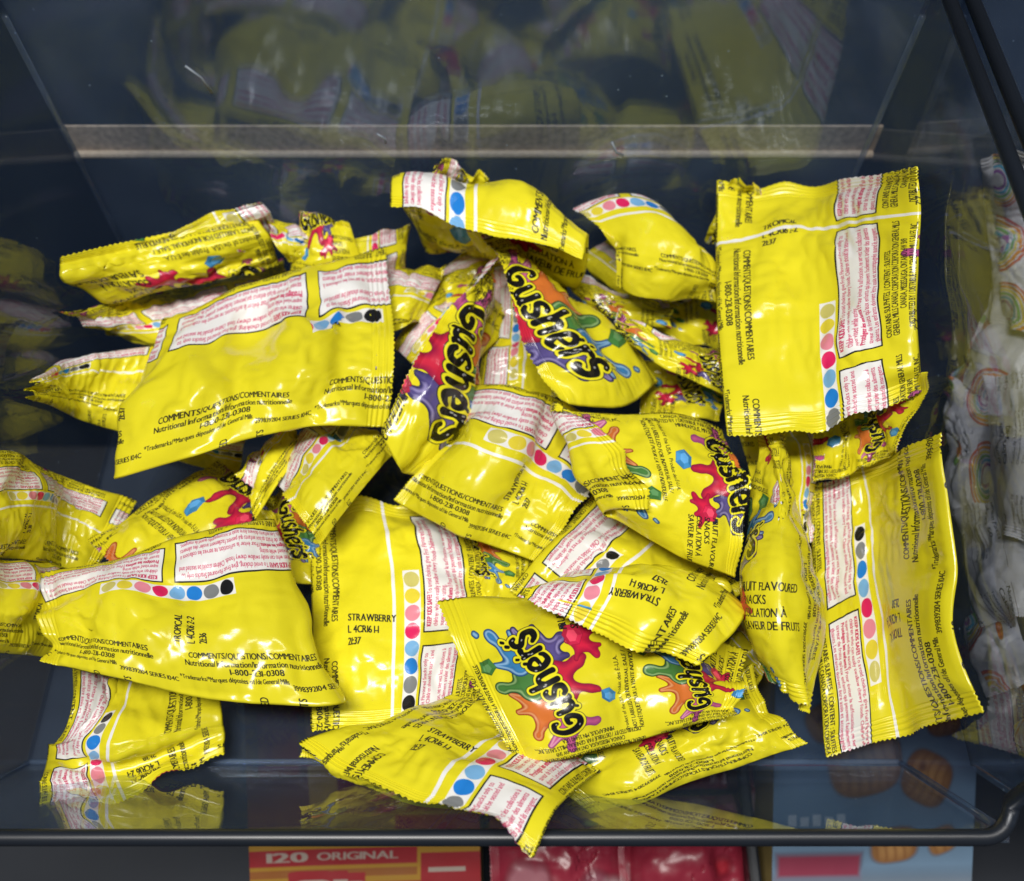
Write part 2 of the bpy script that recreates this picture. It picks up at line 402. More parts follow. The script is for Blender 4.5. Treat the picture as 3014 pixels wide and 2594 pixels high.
def patch(rows, lim=None, zs=1.0):
    """smooth sheet through the given rows of points (each row: film edge v=0 .. v=1)"""
    R = []
    for r in rows:
        P = np.array([inside(x, y, z*zs/100, lim) for x, y, z in r])
        if len(P) == 2: P = np.array([P[0], P.mean(0), P[1]])
        R.append(P)
    R = np.array(R)                                   # (k, 3, 3)
    if len(R) == 2: R = np.array([R[0], R.mean(0), R[1]])
    def cr(A, t):                                     # Catmull-Rom along axis 0 at parameters t in 0..k-1
        k = len(A); E = np.concatenate([2*A[:1]-A[1:2], A, 2*A[-1:]-A[-2:-1]]); i = np.minimum(t.astype(int), k-2); f = (t-i).reshape((-1,)+(1,)*(A.ndim-1))
        p0, p1, p2, p3 = E[i], E[i+1], E[i+2], E[i+3]
        return .5*(2*p1+(p2-p0)*f+(2*p0-5*p1+4*p2-p3)*f*f+(3*p1-p0-3*p2+p3)*f**3)
    fine = cr(R, np.linspace(0, len(R)-1, 200))
    d = np.linalg.norm(np.diff(fine, axis=0), axis=2).mean(1); s = np.concatenate([[0], np.cumsum(d)])
    t = np.interp(np.linspace(0, s[-1], NU), s, np.linspace(0, len(R)-1, 200))
    A = np.transpose(cr(R, t), (1, 0, 2))             # (3, NU, 3)
    S = np.transpose(cr(A, np.linspace(0, 2, NV)), (1, 0, 2))
    return S, s[-1]

def normals(X):
    a = np.gradient(X, axis=1); b = np.gradient(X, axis=2)
    n = np.cross(a, b); return n/(np.linalg.norm(n, axis=-1, keepdims=True)+1e-12)

def smooth_noise(n, cells, amp):
    out = np.zeros((n, NU, NV), np.float32)
    for k in range(n):
        g = RNG.normal(size=(cells[0]+3, cells[1]+3)).astype(np.float32)
        u = np.linspace(0, cells[0], NU); v = np.linspace(0, cells[1], NV)
        i = np.minimum(u.astype(int), cells[0]); j = np.minimum(v.astype(int), cells[1]); f = (u-i)[:, None]; h = (v-j)[None]
        f = f*f*(3-2*f); h = h*h*(3-2*h)
        out[k] = (g[np.ix_(i, j)]*(1-f)*(1-h)+g[np.ix_(i+1, j)]*f*(1-h)+g[np.ix_(i, j+1)]*(1-f)*h+g[np.ix_(i+1, j+1)]*f*h)*amp
    return out

def solve(S, puff, slack, iters=170):
    """S (n, NU, NV, 3): rest sheets; puff, slack (n,). returns top and bottom sheets"""
    n = len(S); S = S.astype(np.float32)
    Nn = normals(S).astype(np.float32)
    wave = smooth_noise(n, (3, 6), .0030)*(np.exp(-np.linspace(0, 1, NU)/.10)+np.exp(-(1-np.linspace(0, 1, NU))/.10))[None, :, None]
    wave += smooth_noise(n, (4, 3), .0024)
    S = S+Nn*wave[..., None].astype(np.float32)
    Nn = normals(S).astype(np.float32)
    u = np.linspace(0, 1, NU)[:, None]; v = np.linspace(0, 1, NV)[None]
    prof = (np.clip(np.sin(np.pi*np.clip((u-.08)/.84, 0, 1)), 0, 1)**.6*np.sin(np.pi*v)**.6).astype(np.float32)
    nz = smooth_noise(n, (7, 5), .0016)+smooth_noise(n, (13, 10), .0008)
    h = (.0027*puff[:, None, None]*prof)[..., None]
    nz2 = (smooth_noise(n, (9, 7), .0014)*prof)[..., None]
    X = np.stack([S+Nn*(h+(nz*prof)[..., None]), S-Nn*(h+nz2)], 1)     # n, 2, NU, NV, 3
    sl = slack[:, None, None]*(1+smooth_noise(n, (4, 3), .012))
    def rest(a, b, sa): return (np.linalg.norm(a-b, axis=-1)*sa)[:, None, :, :, None].astype(np.float32)
    sets = []
    sl4 = sl
    def sl_(i0, i1, st, j0, j1, jt): return (slice(i0, i1, st), slice(j0, j1, jt))
    for di, dj, k in ((1, 0, 1.), (0, 1, 1.), (1, 1, .5), (1, -1, .5), (2, 0, .12), (0, 2, .12), (4, 0, .09), (0, 4, .09)):
        pars = (0, 1) if di+abs(dj) <= 2 and max(di, abs(dj)) == 1 else (None,)
        for par in pars:
            ja = (slice(0, NV-dj), slice(dj, NV)) if dj >= 0 else (slice(-dj, NV), slice(0, NV+dj))
            ia = (slice(0, NU-di), slice(di, NU))
            if par is not None:
                if di: ia = (slice(par, NU-1, 2), slice(par+1, NU, 2))   # rows taken two by two
                else: ja = (slice(par, NV-1, 2), slice(par+1, NV, 2))
            al = slice(None)
            r = rest(S[al, ia[0], ja[0]], S[al, ia[1], ja[1]], sl4[al, ia[0], ja[0]])
            sets.append(((al, al, ia[0], ja[0]), (al, al, ia[1], ja[1]), r, k))
    anchor = np.full((NU, NV, 1), .035, np.float32)
    anchor[:2] = anchor[-2:] = .10; anchor[:, :1] = anchor[:, -1:] = .07
    V = np.zeros_like(X)
    for it in range(iters):
        P = X.copy()
        nt = normals(X[:, 0]); nb = normals(X[:, 1])
        p = (.000007*puff[:, None, None]*(1 if it < iters*.75 else .6))[..., None].astype(np.float32)
        X = X+V*.55
        X[:, 0] += nt*p; X[:, 1] -= nb*p
        for rep in range(1):
            for a, b, r, k in sets:
                xa, xb = X[a], X[b]; d = xb-xa; l = np.sqrt((d*d).sum(-1, keepdims=True))+1e-9
                e = (l-r)/l
                e = np.where(e > 0, e, e*.5)*(.5*k)
                d = d*e; X[a] += d; X[b] -= d
            m = .5*(X[:, 0]+X[:, 1])
            for q in (slice(0, KC), slice(NU-KC, NU)): X[:, 0, q] = m[:, q]; X[:, 1, q] = m[:, q]
            for q in (0, NV-1): X[:, 0, :, q] = m[:, :, q]; X[:, 1, :, q] = m[:, :, q]
            c = (S-m)*anchor; X[:, 0] += c; X[:, 1] += c
        V = X-P
    return X[:, 0], X[:, 1]

def resample(A, t, axis):
    A = np.moveaxis(A, axis, 0); k = len(A)
    E = np.concatenate([2*A[:1]-A[1:2], A, 2*A[-1:]-A[-2:-1]]); i = np.minimum(t.astype(int), k-2); f = (t-i).reshape((-1,)+(1,)*(A.ndim-1))
    p0, p1, p2, p3 = E[i], E[i+1], E[i+2], E[i+3]
    o = .5*(2*p1+(p2-p0)*f+(2*p0-5*p1+4*p2-p3)*f*f+(3*p1-p0-3*p2+p3)*f**3)
    return np.moveaxis(o, 0, axis)

def build_pouch(top, bot, length, spec, mats, root):
    SR = 21
    tu = np.concatenate([np.linspace(0, KC-.5, SR), np.linspace(KC-.5, NU-KC-.5, 2*(NU-2*KC)+1)[1:-1], np.linspace(NU-KC-.5, NU-1, SR)])
    tv = np.linspace(0, NV-1, 2*(NV-1)+1); nv = len(tv)
    top, bot = top.copy(), bot.copy()
    T = resample(resample(top, tu, 0), tv, 1); B = resample(resample(bot, tu, 0), tv, 1)
    B[:, 0] = T[:, 0]; B[:, -1] = T[:, -1]
    n = len(tu)
    # folds pressed into the film: short tent-shaped creases, most of them running in from the seals
    Lm, Wm = length*1000, 75.0
    for X_, sg in ((T, 1), (B, -1)):
        nn = np.cross(np.gradient(X_, axis=0), np.gradient(X_, axis=1)); nn /= np.linalg.norm(nn, axis=-1, keepdims=True)+1e-12
        U_, V_ = np.meshgrid(tu/(NU-1)*Lm, tv/(NV-1)*Wm, indexing='ij'); D = np.zeros_like(U_)
        U_ = U_*(110/Lm) if Lm < 60 else U_; Lq = 110. if Lm < 60 else Lm
        for q in range(28):
            sharp = .06
            if q < 12:       # short puckers running in from the seals
                e = q % 2; cu = RNG.uniform(6, 20); cu = cu if e else Lq-cu; cv = RNG.uniform(4, Wm-4); ang = RNG.normal(0, .3); ln = RNG.uniform(8, 18); w = RNG.uniform(2, 4.5); A = RNG.uniform(.15, .6)
            elif q < 16:     # nicks along the side folds
                cu = RNG.uniform(12, Lq-12); e = q % 2; cv = RNG.uniform(2, 10); cv = cv if e else Wm-cv; ang = math.pi/2+RNG.normal(0, .5); ln = RNG.uniform(5, 12); w = RNG.uniform(2, 4); A = RNG.uniform(.25, .7)
            elif q < 21:     # broad soft facets
                cu = RNG.uniform(12, Lq-12); cv = RNG.uniform(8, Wm-8); ang = RNG.uniform(0, math.pi); ln = RNG.uniform(18, 45); w = RNG.uniform(9, 20); A = RNG.uniform(1.2, 3.0); sharp = RNG.choice([.06, .3, 4.])
            else:            # crisp dents
                cu = RNG.uniform(14, Lq-14); cv = RNG.uniform(10, Wm-10); ang = RNG.uniform(0, math.pi); ln = RNG.uniform(7, 20); w = RNG.uniform(3.5, 8); A = RNG.uniform(.5, 1.5)
            a = (U_-cu)*math.cos(ang)+(V_-cv)*math.sin(ang); b = -(U_-cu)*math.sin(ang)+(V_-cv)*math.cos(ang)
            b = b+.012*a*a*RNG.normal(0, 1)
            tent = np.clip(1-np.sqrt(b*b+sharp)/w, 0, 1); end = np.clip(1-(a/ln)**2, 0, 1)
            D += (A if RNG.random() < .55 else -A)*tent*end
        edge = np.clip(np.minimum(U_-8.5, Lq-8.5-U_)/5, 0, 1)*np.clip(np.minimum(V_, Wm-V_)/3, 0, 1)
        X_ += nn*(D*edge*sg*.001*spec.get('crease', 1))[..., None]
    nm = np.cross(np.gradient(T, axis=0), np.gradient(T, axis=1)); nm /= np.linalg.norm(nm, axis=-1, keepdims=True)+1e-12
    cor = np.clip(.0005-((T-B)*nm).sum(-1, keepdims=True), 0, .02)      # the two films never pass through each other
    cor[:SR] = 0; cor[n-SR:] = 0; cor[:, 0] = 0; cor[:, -1] = 0
    T += nm*cor*.5; B -= nm*cor*.5
    # crimp: fine ridges across the seal, a thin gap between the two films, a saw-tooth cut
    nm = np.cross(np.gradient(T, axis=0), np.gradient(T, axis=1)); nm /= np.linalg.norm(nm, axis=-1, keepdims=True)+1e-12
    for rows, sgn in ((range(0, SR), 1), (range(n-SR, n), -1)):
        for q, i in enumerate(rows):
            e = q if sgn > 0 else SR-1-q
            rid = .00042*math.sin(e*2*math.pi/5)*(1 if 2 < e < 19 else .3)
            T[i] += nm[i]*(rid+.00012); B[i] += nm[i]*(rid-.00012)
    for i, i2 in ((0, 1), (n-1, n-2)):
        d = T[i]-T[i2]; d /= np.linalg.norm(d, axis=-1, keepdims=True)+1e-12
        z = ((np.arange(nv) % 2)*RNG.uniform(.5, 1.05, nv))[:, None]*.0009
        T[i] += d*z; B[i] += d*z
    ring = np.concatenate([T, B[:, -2:0:-1]], 1); m = ring.shape[1]
    vo, uo = spec.get('vo', 0), spec.get('uo', 0)
    wd = np.linalg.norm(np.diff(top[NU//2], axis=0), axis=-1).sum()
    Lf = length/max(wd, .066)*WID*1.06*spec.get('ls', 1)
    if 'u1' in spec: uo = spec['u1']-Lf
    um = uo+tu/(NU-1)*Lf
    vv = vo+np.concatenate([tv/(NV-1), 1+tv[1:]/(NV-1)])
    Uc, Vc = um/(2*PER), vv/2
    def piece(name, r0, r1, mat):
        k = r1-r0+1; v = ring[r0:r1+1].reshape(-1, 3)
        i, j = np.meshgrid(np.arange(k-1), np.arange(m), indexing='ij'); j2 = (j+1) % m
        q = np.stack([i*m+j, (i+1)*m+j, (i+1)*m+j2, i*m+j2], -1).reshape(-1, 4)
        uv = np.stack([np.stack([Uc[r0+i], Vc[j]], -1), np.stack([Uc[r0+i+1], Vc[j]], -1), np.stack([Uc[r0+i+1], Vc[j+1]], -1), np.stack([Uc[r0+i], Vc[j+1]], -1)], 2).reshape(-1, 2)
        me = bpy.data.meshes.new(name)
        me.vertices.add(len(v)); me.vertices.foreach_set('co', (v-np.array(root.location)).astype(np.float32).ravel())
        me.loops.add(q.size); me.loops.foreach_set('vertex_index', q.astype(np.int32).ravel())
        me.polygons.add(len(q)); me.polygons.foreach_set('loop_start', np.arange(0, q.size, 4, dtype=np.int32)); me.polygons.foreach_set('loop_total', np.full(len(q), 4, np.int32))
        l = me.uv_layers.new(name='uv'); l.data.foreach_set('uv', uv.astype(np.float32).ravel())
        me.update(calc_edges=True); me.polygons.foreach_set('use_smooth', np.ones(len(q), bool)); me.materials.append(mat)
        o = bpy.data.objects.new(name, me); COL.objects.link(o); o.parent = root
        return o
    tint = float(RNG.uniform(.86, 1.04))           # each pouch is printed and worn a little differently
    for nm_, r0, r1 in (('pouch_body', SR-1, n-SR), ('end_seal', 0, SR-1), ('end_seal', n-SR, n-1)): piece(nm_, r0, r1, mats)['tint'] = tint
# ---------------------------------------------------------------- clear display bins and their surroundings
AC = acrylic('smoky_acrylic', (.80, .84, .88), .028, 1.8)
ACS = acrylic('smoky_acrylic_side', (.88, .89, .91), .012, 1.5, (.62, .64, .68))
ACE = acrylic('acrylic_edge', (.80, .84, .88), .11, 1.9)
ACB = acrylic('smoky_acrylic_back', (.80, .84, .90), .052, 1.9, (.50, .55, .64), .05)
RIM = plain('dark_rim_plastic', (.010, .013, .019), .36, .6, .2)
Q = .003
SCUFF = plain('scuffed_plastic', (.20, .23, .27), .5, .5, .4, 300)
def slab(name, corners, th, mat, parent, off=None):
    """flat sheet with real thickness through 3+ corners (counter-clockwise seen from inside the bin)"""
    P = [Vector(c) for c in corners]; n = (P[1]-P[0]).cross(P[2]-P[0]).normalized()
    k = len(P); V = [p for p in P]+[p-n*th for p in P]
    F = [list(range(k)), list(range(2*k-1, k-1, -1))]+[[i, k+i, k+(i+1) % k, (i+1) % k] for i in range(k)]
    return mesh_obj(name, [tuple(v) for v in V], F, mat, parent)
def tube(name, pts, r, mat, parent, seg=12, flat=1.0):
    pts = [Vector(p) for p in pts]; V = []; F = []
    for i, p in enumerate(pts):
        d = (pts[min(i+1, len(pts)-1)]-pts[max(i-1, 0)]).normalized()
        a = d.cross(Vector((0, 0, 1)));  a = a.normalized() if a.length > 1e-4 else Vector((1, 0, 0)); b = a.cross(d)
        for s in range(seg):
            t = 2*math.pi*s/seg; V.append(tuple(p+a*(r*math.cos(t)*flat)+b*(r*math.sin(t))))
    for i in range(len(pts)-1):
        for s in range(seg): F.append([i*seg+s, i*seg+(s+1) % seg, (i+1)*seg+(s+1) % seg, (i+1)*seg+s])
    F.append(list(range(seg-1, -1, -1))); F.append([(len(pts)-1)*seg+s for s in range(seg)])
    return mesh_obj(name, V, F, mat, parent, True)

def bin_(x0, x1, label, floor_mat, side=AC):
    """open bin: low sloping front, high back; x0, x1 are the floor edges"""
    root = tag(empty('display_bin', ((x0+x1)/2, .25, -.003)), label, 'display bin', 'clear display bins side by side')
    yf, yb, zt, zf = .116, .402, .203, .08
    yl, yt = .0707, .408          # front lip, back top
    lean = .045
    xl = lambda z: x0-lean*z; xr = lambda z: x1+lean*z
    slab('floor_panel', [(x0, yf, 0), (x1, yf, 0), (x1, yb, 0), (x0, yb, 0)], Q, floor_mat, root)
    slab('front_panel', [(xl(zf), yl, zf), (xr(zf), yl, zf), (x1, yf, .0005), (x0, yf, .0005)], Q, side, root)
    slab('back_panel', [(x0, yb, .0005), (x1, yb, .0005), (xr(zt), yt, zt), (xl(zt), yt, zt)], Q, ACB, root)
    prof = [(yf, .0008), (yl, zf), (yl+.006, zf+.01), (yl+.012, zf+.03), (yl+.02, zt-.03), (yl+.028, zt-.008), (yl+.04, zt), (yt, zt), (yb, .0008)]
    slab('side_panel', [(xr(z)+.0004, y, z) for y, z in prof][::-1], Q, ACS, root)
    slab('side_panel', [(xl(z)-.0004, y, z) for y, z in prof], Q, ACS, root)
    # rounded rim bead: along the lip, up and back along both sides
    def side_rim(fx, s):
        o = [(fx(zf)-s*(.010-.012*math.sin(t)), yl-.001+.012*(1-math.cos(t)), zf+.004*(t/1.57)**3) for t in [k*math.pi/16 for k in range(9)]]
        o += [(fx(z)+s*.0022, y+.002, z) for y, z in prof[3:8]]
        return o
    R, L_ = side_rim(xr, 1), side_rim(xl, -1)
    tube('rim', L_[::-1]+R, .0031, RIM, root)
    # scuffs on the plastic
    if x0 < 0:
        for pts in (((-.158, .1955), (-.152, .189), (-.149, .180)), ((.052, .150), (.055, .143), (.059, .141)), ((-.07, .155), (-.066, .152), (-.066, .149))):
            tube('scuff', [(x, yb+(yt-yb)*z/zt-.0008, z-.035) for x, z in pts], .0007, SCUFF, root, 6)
    # standing seams where the walls meet
    for fx, s in ((xr, -1), (xl, 1)):
        tube('corner_bead', [(fx(z)+s*.0012, yb+(yt-yb)*z/zt-.0012, z) for z in (.002, .06, .12, .188)], .0016, ACE, root, 8)
        tube('corner_bead', [(fx(z)+s*.001, yf-(yf-yl)*z/zf+.001, z) for z in (.002, .03, .06, .079)], .0016, ACE, root, 8)
    tube('corner_bead', [(x0+.002, yf+.001, .001), (x1-.002, yf+.001, .001)], .0014, ACE, root, 8)
    return root
FL = acrylic('smoky_acrylic_floor', (.72, .76, .82), .036, 1.5)
FLD = acrylic('tinted_floor', (.30, .26, .32), .05, 1.5)
bin_(-.226, .1815, 'clear smoky bin full of yellow snack packets', FL)
bin_(.2145, .60, 'neighbouring clear bin holding white rainbow packets at the right', FLD)

# the fixture behind and below
DARK = plain('dark_fixture', (.018, .034, .066), .7, .3, .25, 12)
DARKF = plain('dark_floor', (.022, .026, .034), .7, .3, .3, 9)
CHIP = plain('chipboard', (.60, .45, .33), .75, .3, .75, 260)
CHIPE = plain('chipboard_edge', (.72, .55, .39), .8, .3, .45, 420)
tag(mesh_obj('wall', [(-1.6, .62, -.6), (1.6, .62, -.6), (1.6, .62, .75), (-1.6, .62, .75)], [[0, 1, 2, 3]], DARK), kind='structure')
tag(mesh_obj('floor', [(-1.6, -1.2, -.55), (1.6, -1.2, -.55), (1.6, .62, -.55), (-1.6, .62, -.55)], [[0, 1, 2, 3]], DARKF), kind='structure')

def box_mesh(x0, x1, y0, y1, z0, z1):
    V = [(x, y, z) for x in (x0, x1) for y in (y0, y1) for z in (z0, z1)]
    F = [[0, 1, 3, 2], [4, 6, 7, 5], [0, 4, 5, 1], [2, 3, 7, 6], [0, 2, 6, 4], [1, 5, 7, 3]]
    return V, F
def rbox(name, c, s, r, mat, parent=None, seg=2):
    import bmesh
    bm = bmesh.new(); bmesh.ops.create_cube(bm, size=1)
    for v in bm.verts: v.co = Vector((v.co.x*s[0], v.co.y*s[1], v.co.z*s[2]))+Vector(c)
    bmesh.ops.bevel(bm, geom=list(bm.edges), offset=r, segments=seg, affect='EDGES', profile=.5)
    me = bpy.data.meshes.new(name); bm.to_mesh(me); bm.free(); me.materials.append(mat)
    o = bpy.data.objects.new(name, me); COL.objects.link(o)
    if parent: o.parent = parent; o.location = -parent.location
    return o
sh = tag(empty('shelf', (-.022, .449, .068)), 'brown chipboard shelf edge seen through the back of the bin', 'shelf')
rbox('shelf_board', (-.022, .4475, .0812), (.464, .0016, .0175), .0003, CHIP, sh)
rbox('shelf_edge', (-.022, .4458, .0705), (.464, .0045, .0046), .0018, CHIPE, sh)
# ---------------------------------------------------------------- the pile of snack packets
# rows run along the film (crimp to crimp); a point is (photo x, photo y, height in cm).
# vo: which side of the print shows, uo: where the print starts.
PK = []
def pk(label, rows, **k): PK.append(dict(label=label, rows=rows, **k))

pk('big yellow packet on top at the left, black dot at its right crimp',
   [[(392,1400,6.4),(440,1170,6.6),(512,940,6.4)], [(352,1408,8.5),(395,1170,9.6),(470,930,9)], [(560,1352,9.2),(600,1110,10.8),(655,862,9)], [(700,1308,9.6),(735,1080,9.2),(765,832,9)], [(860,1266,9),(885,1060,11.2),(890,800,8.6)], [(1000,1250,9.4),(1020,1020,9.4),(1010,775,8.8)], [(1140,1236,9),(1158,1010,9.2),(1128,752,8)]], uo=103, tex='a', puff=1.1, crease=1.7)
pk('yellow packet at the front left with a full row of eight colour dots',
   [[(150,1948,6.4),(112,1820,6.8),(112,1700,6.2)], [(340,1995,7.4),(320,1810,8.0),(345,1640,7.2)], [(610,2060,7.6),(585,1830,8.2),(580,1580,7.2)], [(962,2085,7.0),(880,1810,7.4),(795,1535,6.2)], [(930,2070,4.6),(850,1800,4.4),(770,1545,4.0)]], uo=0, tex='b', puff=1.1, crease=1.5)
pk('flat yellow packet stamped STRAWBERRY with a vertical column of colour dots',
   [[(905,1478,2.8),(1150,1490,2.8),(1420,1500,2.0)], [(915,1760,3.4),(1190,1760,4.0),(1465,1740,2.6)], [(925,2160,3.4),(1180,2135,3.8),(1400,2085,2.8)]], uo=-2, vo=.12, tex='s', puff=1.1)
pk('yellow packet in the middle stamped STRAWBERRY, dots running slantwise to a black one',
   [[(1165,1478,5.4),(1290,1330,6.2),(1380,1130,6.2)], [(1330,1570,6.4),(1425,1375,8.6),(1545,1140,8.2)], [(1440,1605,5.8),(1540,1420,6.6),(1660,1180,6.4)], [(1580,1655,5.4),(1690,1500,6.6),(1860,1320,6)]], uo=6, tex='s', puff=1.3)
pk('yellow packet wedged behind the middle logo packet, red warning panel turned sideways',
   [[(1725,1150,3.6),(1560,1170,4.2),(1395,1200,4.2)], [(1690,950,4.4),(1560,960,5),(1425,980,4.8)], [(1640,740,5),(1550,750,5.6),(1450,760,5.2)]], uo=20, tex='p', puff=.8)
pk('upright packet in the centre, black bubble lettering reading down to the right',
   [[(1525,742,6.2),(1745,925,5.6),(1936,1125,4)], [(1482,700,9.2),(1640,920,10),(1842,1192,7.2)], [(1450,672,10.6),(1515,920,10.6),(1632,1192,8.4)]], vo=.9, u1=97, tex='p', puff=1.1)
pk('upright packet left of centre, bubble lettering reading down to the left',
   [[(1440,900,5.2),(1400,1160,5.4),(1275,1412,4.6)], [(1448,800,8.4),(1330,1080,9.2),(1180,1385,7)], [(1464,748,9.6),(1255,1010,10.4),(1112,1270,8.8)]], vo=.94, u1=101, tex='p', puff=1.1)
pk('packet at the top middle standing on edge, its wide crimp folded forward',
   [[(1147,588,12.8),(1440,688,13.2),(1720,754,12.4)], [(1158,530,12.2),(1440,534,12.8),(1732,690,12)], [(1190,620,9),(1450,690,9.2),(1724,800,8.8)], [(1260,730,4.6),(1450,775,4.2),(1690,860,4.2)]], vo=1, uo=70, tex='p', puff=.9)
pk('crumpled packet at the top right of centre, crimp hanging over coloured print',
   [[(1812,842,9),(1800,720,10.4),(1688,610,10)], [(1900,880,9.2),(1910,740,11),(1830,585,10)], [(2105,885,8),(2110,800,9.6),(2060,705,8.8)]], vo=-.2, uo=40, tex='p', puff=1.3)
pk('largest packet at the upper right, stamped TROPICAL and crossed by a white line',
   [[(2108,562,10.8),(2400,540,11.8),(2700,492,10.4)], [(2106,900,11.4),(2400,880,12.6),(2700,800,11)], [(2140,1282,11),(2420,1262,11.6),(2712,1150,9.8)]], uo=105, vo=.10, tex='j', puff=.9, crease=1.3, slack=1.012)
pk('long packet standing at the far right with a wavy white line down its middle',
   [[(2872,2092,6.5),(2650,2160,5.1),(2430,2228,4.5)], [(2812,1800,7.3),(2620,1850,5.7),(2400,1960,5.1)], [(2788,1600,7.1),(2590,1650,5.1),(2390,1760,4.9)], [(2748,1275,6.5),(2570,1375,5.9),(2385,1440,4.1)]], uo=19, vo=.03, tex='t', puff=.9, slack=1.014)
pk('narrow packet seen edge on between two others, pinched crimp at its lower tip',
   [[(2258,1290,8.6),(2282,1276,9.4),(2312,1274,8.4)], [(2212,1450,7.4),(2300,1480,10.6),(2352,1480,7.4)], [(2192,1700,6.4),(2290,1700,11.2),(2412,1720,6.4)], [(2222,1860,6.8),(2300,1890,10.4),(2408,1910,6.8)], [(2264,2000,7.8),(2320,2050,8.8),(2392,2095,7.8)]], vo=-.58, uo=34, tex='p', puff=.9)
pk('packet right of centre, left crimp folded over its own coloured print',
   [[(2135,1238,7.8),(2180,1440,8.6),(2166,1700,6.8)], [(1900,1218,8.6),(1975,1420,9.8),(1990,1636,7.6)], [(1650,1198,8.8),(1700,1350,9.2),(1790,1510,8.2)], [(1665,1190,9.6),(1830,1320,11),(1912,1500,10.4)]], vo=1, uo=83, tex='p', puff=1.1)
pk('packet below the centre with its warning panel reading down to the left',
   [[(1850,1950,4),(1680,1850,4.8),(1500,1735,5)], [(2020,1850,4.4),(1840,1720,5.6),(1640,1570,5.6)], [(2190,1745,4),(2000,1580,4.8),(1795,1395,5)]], uo=50, tex='t', puff=1)
pk('packet below the centre with a long serrated crimp slanting over the logo packet',
   [[(2058,1956,10.8),(1770,1868,11.2),(1535,1745,10.4)], [(2120,1905,11.2),(1830,1775,12),(1550,1728,10.6)], [(2190,1815,9.8),(1870,1702,10.4),(1600,1715,9)], [(2205,1785,4.5),(1930,1710,4.5),(1680,1700,4.5)]], uo=44, tex='s', puff=1.0)
pk('glossy packet at the front centre showing bubble lettering twice and a red splash',
   [[(1522,2252,8.4),(1392,2020,9),(1290,1762,8)], [(1650,2240,8.6),(1560,2010,9.6),(1480,1740,7.8)], [(1900,2178,8.4),(1850,1980,8.8),(1800,1770,6.6)], [(2140,2110,7.4),(2180,2020,7.4),(2190,1930,6)]], vo=1, uo=122, tex='p', puff=1.5)
pk('packet at the bottom centre whose lower crimp hangs over the front rim',
   [[(1330,2040,4.4),(1520,2110,5.2),(1770,2260,6)], [(1110,2130,6.4),(1350,2215,8),(1680,2350,9)], [(880,2190,7.4),(1205,2348,10),(1574,2492,11.6)]], uo=22, tex='s', puff=.9, slack=1.02)
pk('smooth packet front showing below the one that hangs over the rim',
   [[(1330,2250,3.7),(1340,2320,3.7),(1350,2390,3.1)], [(1110,2220,3.9),(1130,2290,3.9),(1140,2345,3.1)], [(893,2190,3.7),(890,2205,3.9),(893,2215,3.5)]], vo=1.1, uo=0, tex='p', puff=.9)
pk('packet at the bottom right of centre, black FRUIT FLAVOURED lines on plain yellow',
   [[(2205,1990,4.2),(2270,2090,5.0),(2358,2192,4.4)], [(1880,2110,4.8),(1950,2230,5.8),(2020,2318,5.0)], [(1600,2235,4.2),(1660,2330,4.8),(1742,2400,4.4)]], vo=1.38, uo=-12, ls=.72, tex='p', puff=1.1)
pk('crumpled packet at the bottom left, torn looking corner hanging by the rim',
   [[(656,2218,1.6),(400,2325,3.2),(120,2350,2.6)], [(662,2160,1.8),(375,2262,1.8),(118,2290,4.0)], [(655,2110,2.2),(360,2190,3.4),(150,2200,1.2)], [(650,2040,1.8),(400,2100,2.2),(205,2100,3.4)], [(640,1930,1.2),(430,1950,1.6),(215,1940,1.2)]], uo=40, tex='t', puff=1.1)
pk('packet cut by the left edge of the photo with a pointed crimp',
   [[(-70,1690,6.6),(-60,1500,7.4),(-50,1330,7.0)], [(30,1650,3.6),(30,1480,4.6),(60,1330,4.0)], [(150,1670,3.4),(170,1510,4.4),(190,1400,3.6)], [(270,1690,2.6),(340,1580,3.2),(400,1475,2.6)]], uo=10, vo=.1, tex='t', puff=1.2)
pk('packet at the lower left edge mostly under the front left packet',
   [[(-70,1920,5.4),(-70,1760,6),(-60,1600,5.4)], [(0,1925,3.6),(0,1770,4.8),(0,1640,4.0)], [(170,1940,2.6),(190,1790,3.4),(200,1660,2.8)]], uo=20, tex='b', puff=1.2)
pk('packet tucked between the two left packets with black lines and pink print',
   [[(640,1345,3.6),(740,1440,4.2),(830,1560,3.2)], [(440,1470,4.6),(560,1560,5.4),(680,1680,4.4)], [(275,1602,4.2),(380,1700,4.8),(480,1780,4.0)]], vo=.95, uo=24, ls=.6, tex='p', puff=1.1)
pk('packet at the far left back seen along its side, French print upside down',
   [[(815,765,6.6),(590,835,6.8),(362,888,6.2)], [(800,705,8.8),(520,775,9.2),(196,838,7.6)], [(758,640,10),(470,690,10.6),(180,760,9.4)]], vo=1.02, u1=128, tex='p', puff=.4)
pk('packet leaning behind the left back one with a shiny silver corner',
   [[(345,750,9),(560,660,10.4),(766,592,10.6)], [(400,800,7.6),(600,720,9),(800,630,9.6)], [(430,850,6),(640,790,6.6),(815,680,7.2)]], vo=-.1, uo=35, tex='t', puff=.9)
pk('packet under the left back one ending in a thin pointed tip',
   [[(320,985,3.7),(250,960,4.1),(188,925,3.9)], [(600,1030,4.1),(520,950,5.1),(440,860,4.5)], [(860,960,3.7),(850,860,4.5),(830,765,4.1)]], vo=.2, uo=10, tex='p', puff=1)
pk('packet at the left whose stamped end sticks out from under the big one',
   [[(88,1172,3.4),(85,1145,3.8),(84,1118,3.4)], [(230,1235,4.2),(215,1140,5.2),(220,1052,4.2)], [(420,1292,4.2),(480,1160,5.2),(540,1010,4.2)]], vo=-.16, uo=25, tex='t', puff=1.2)
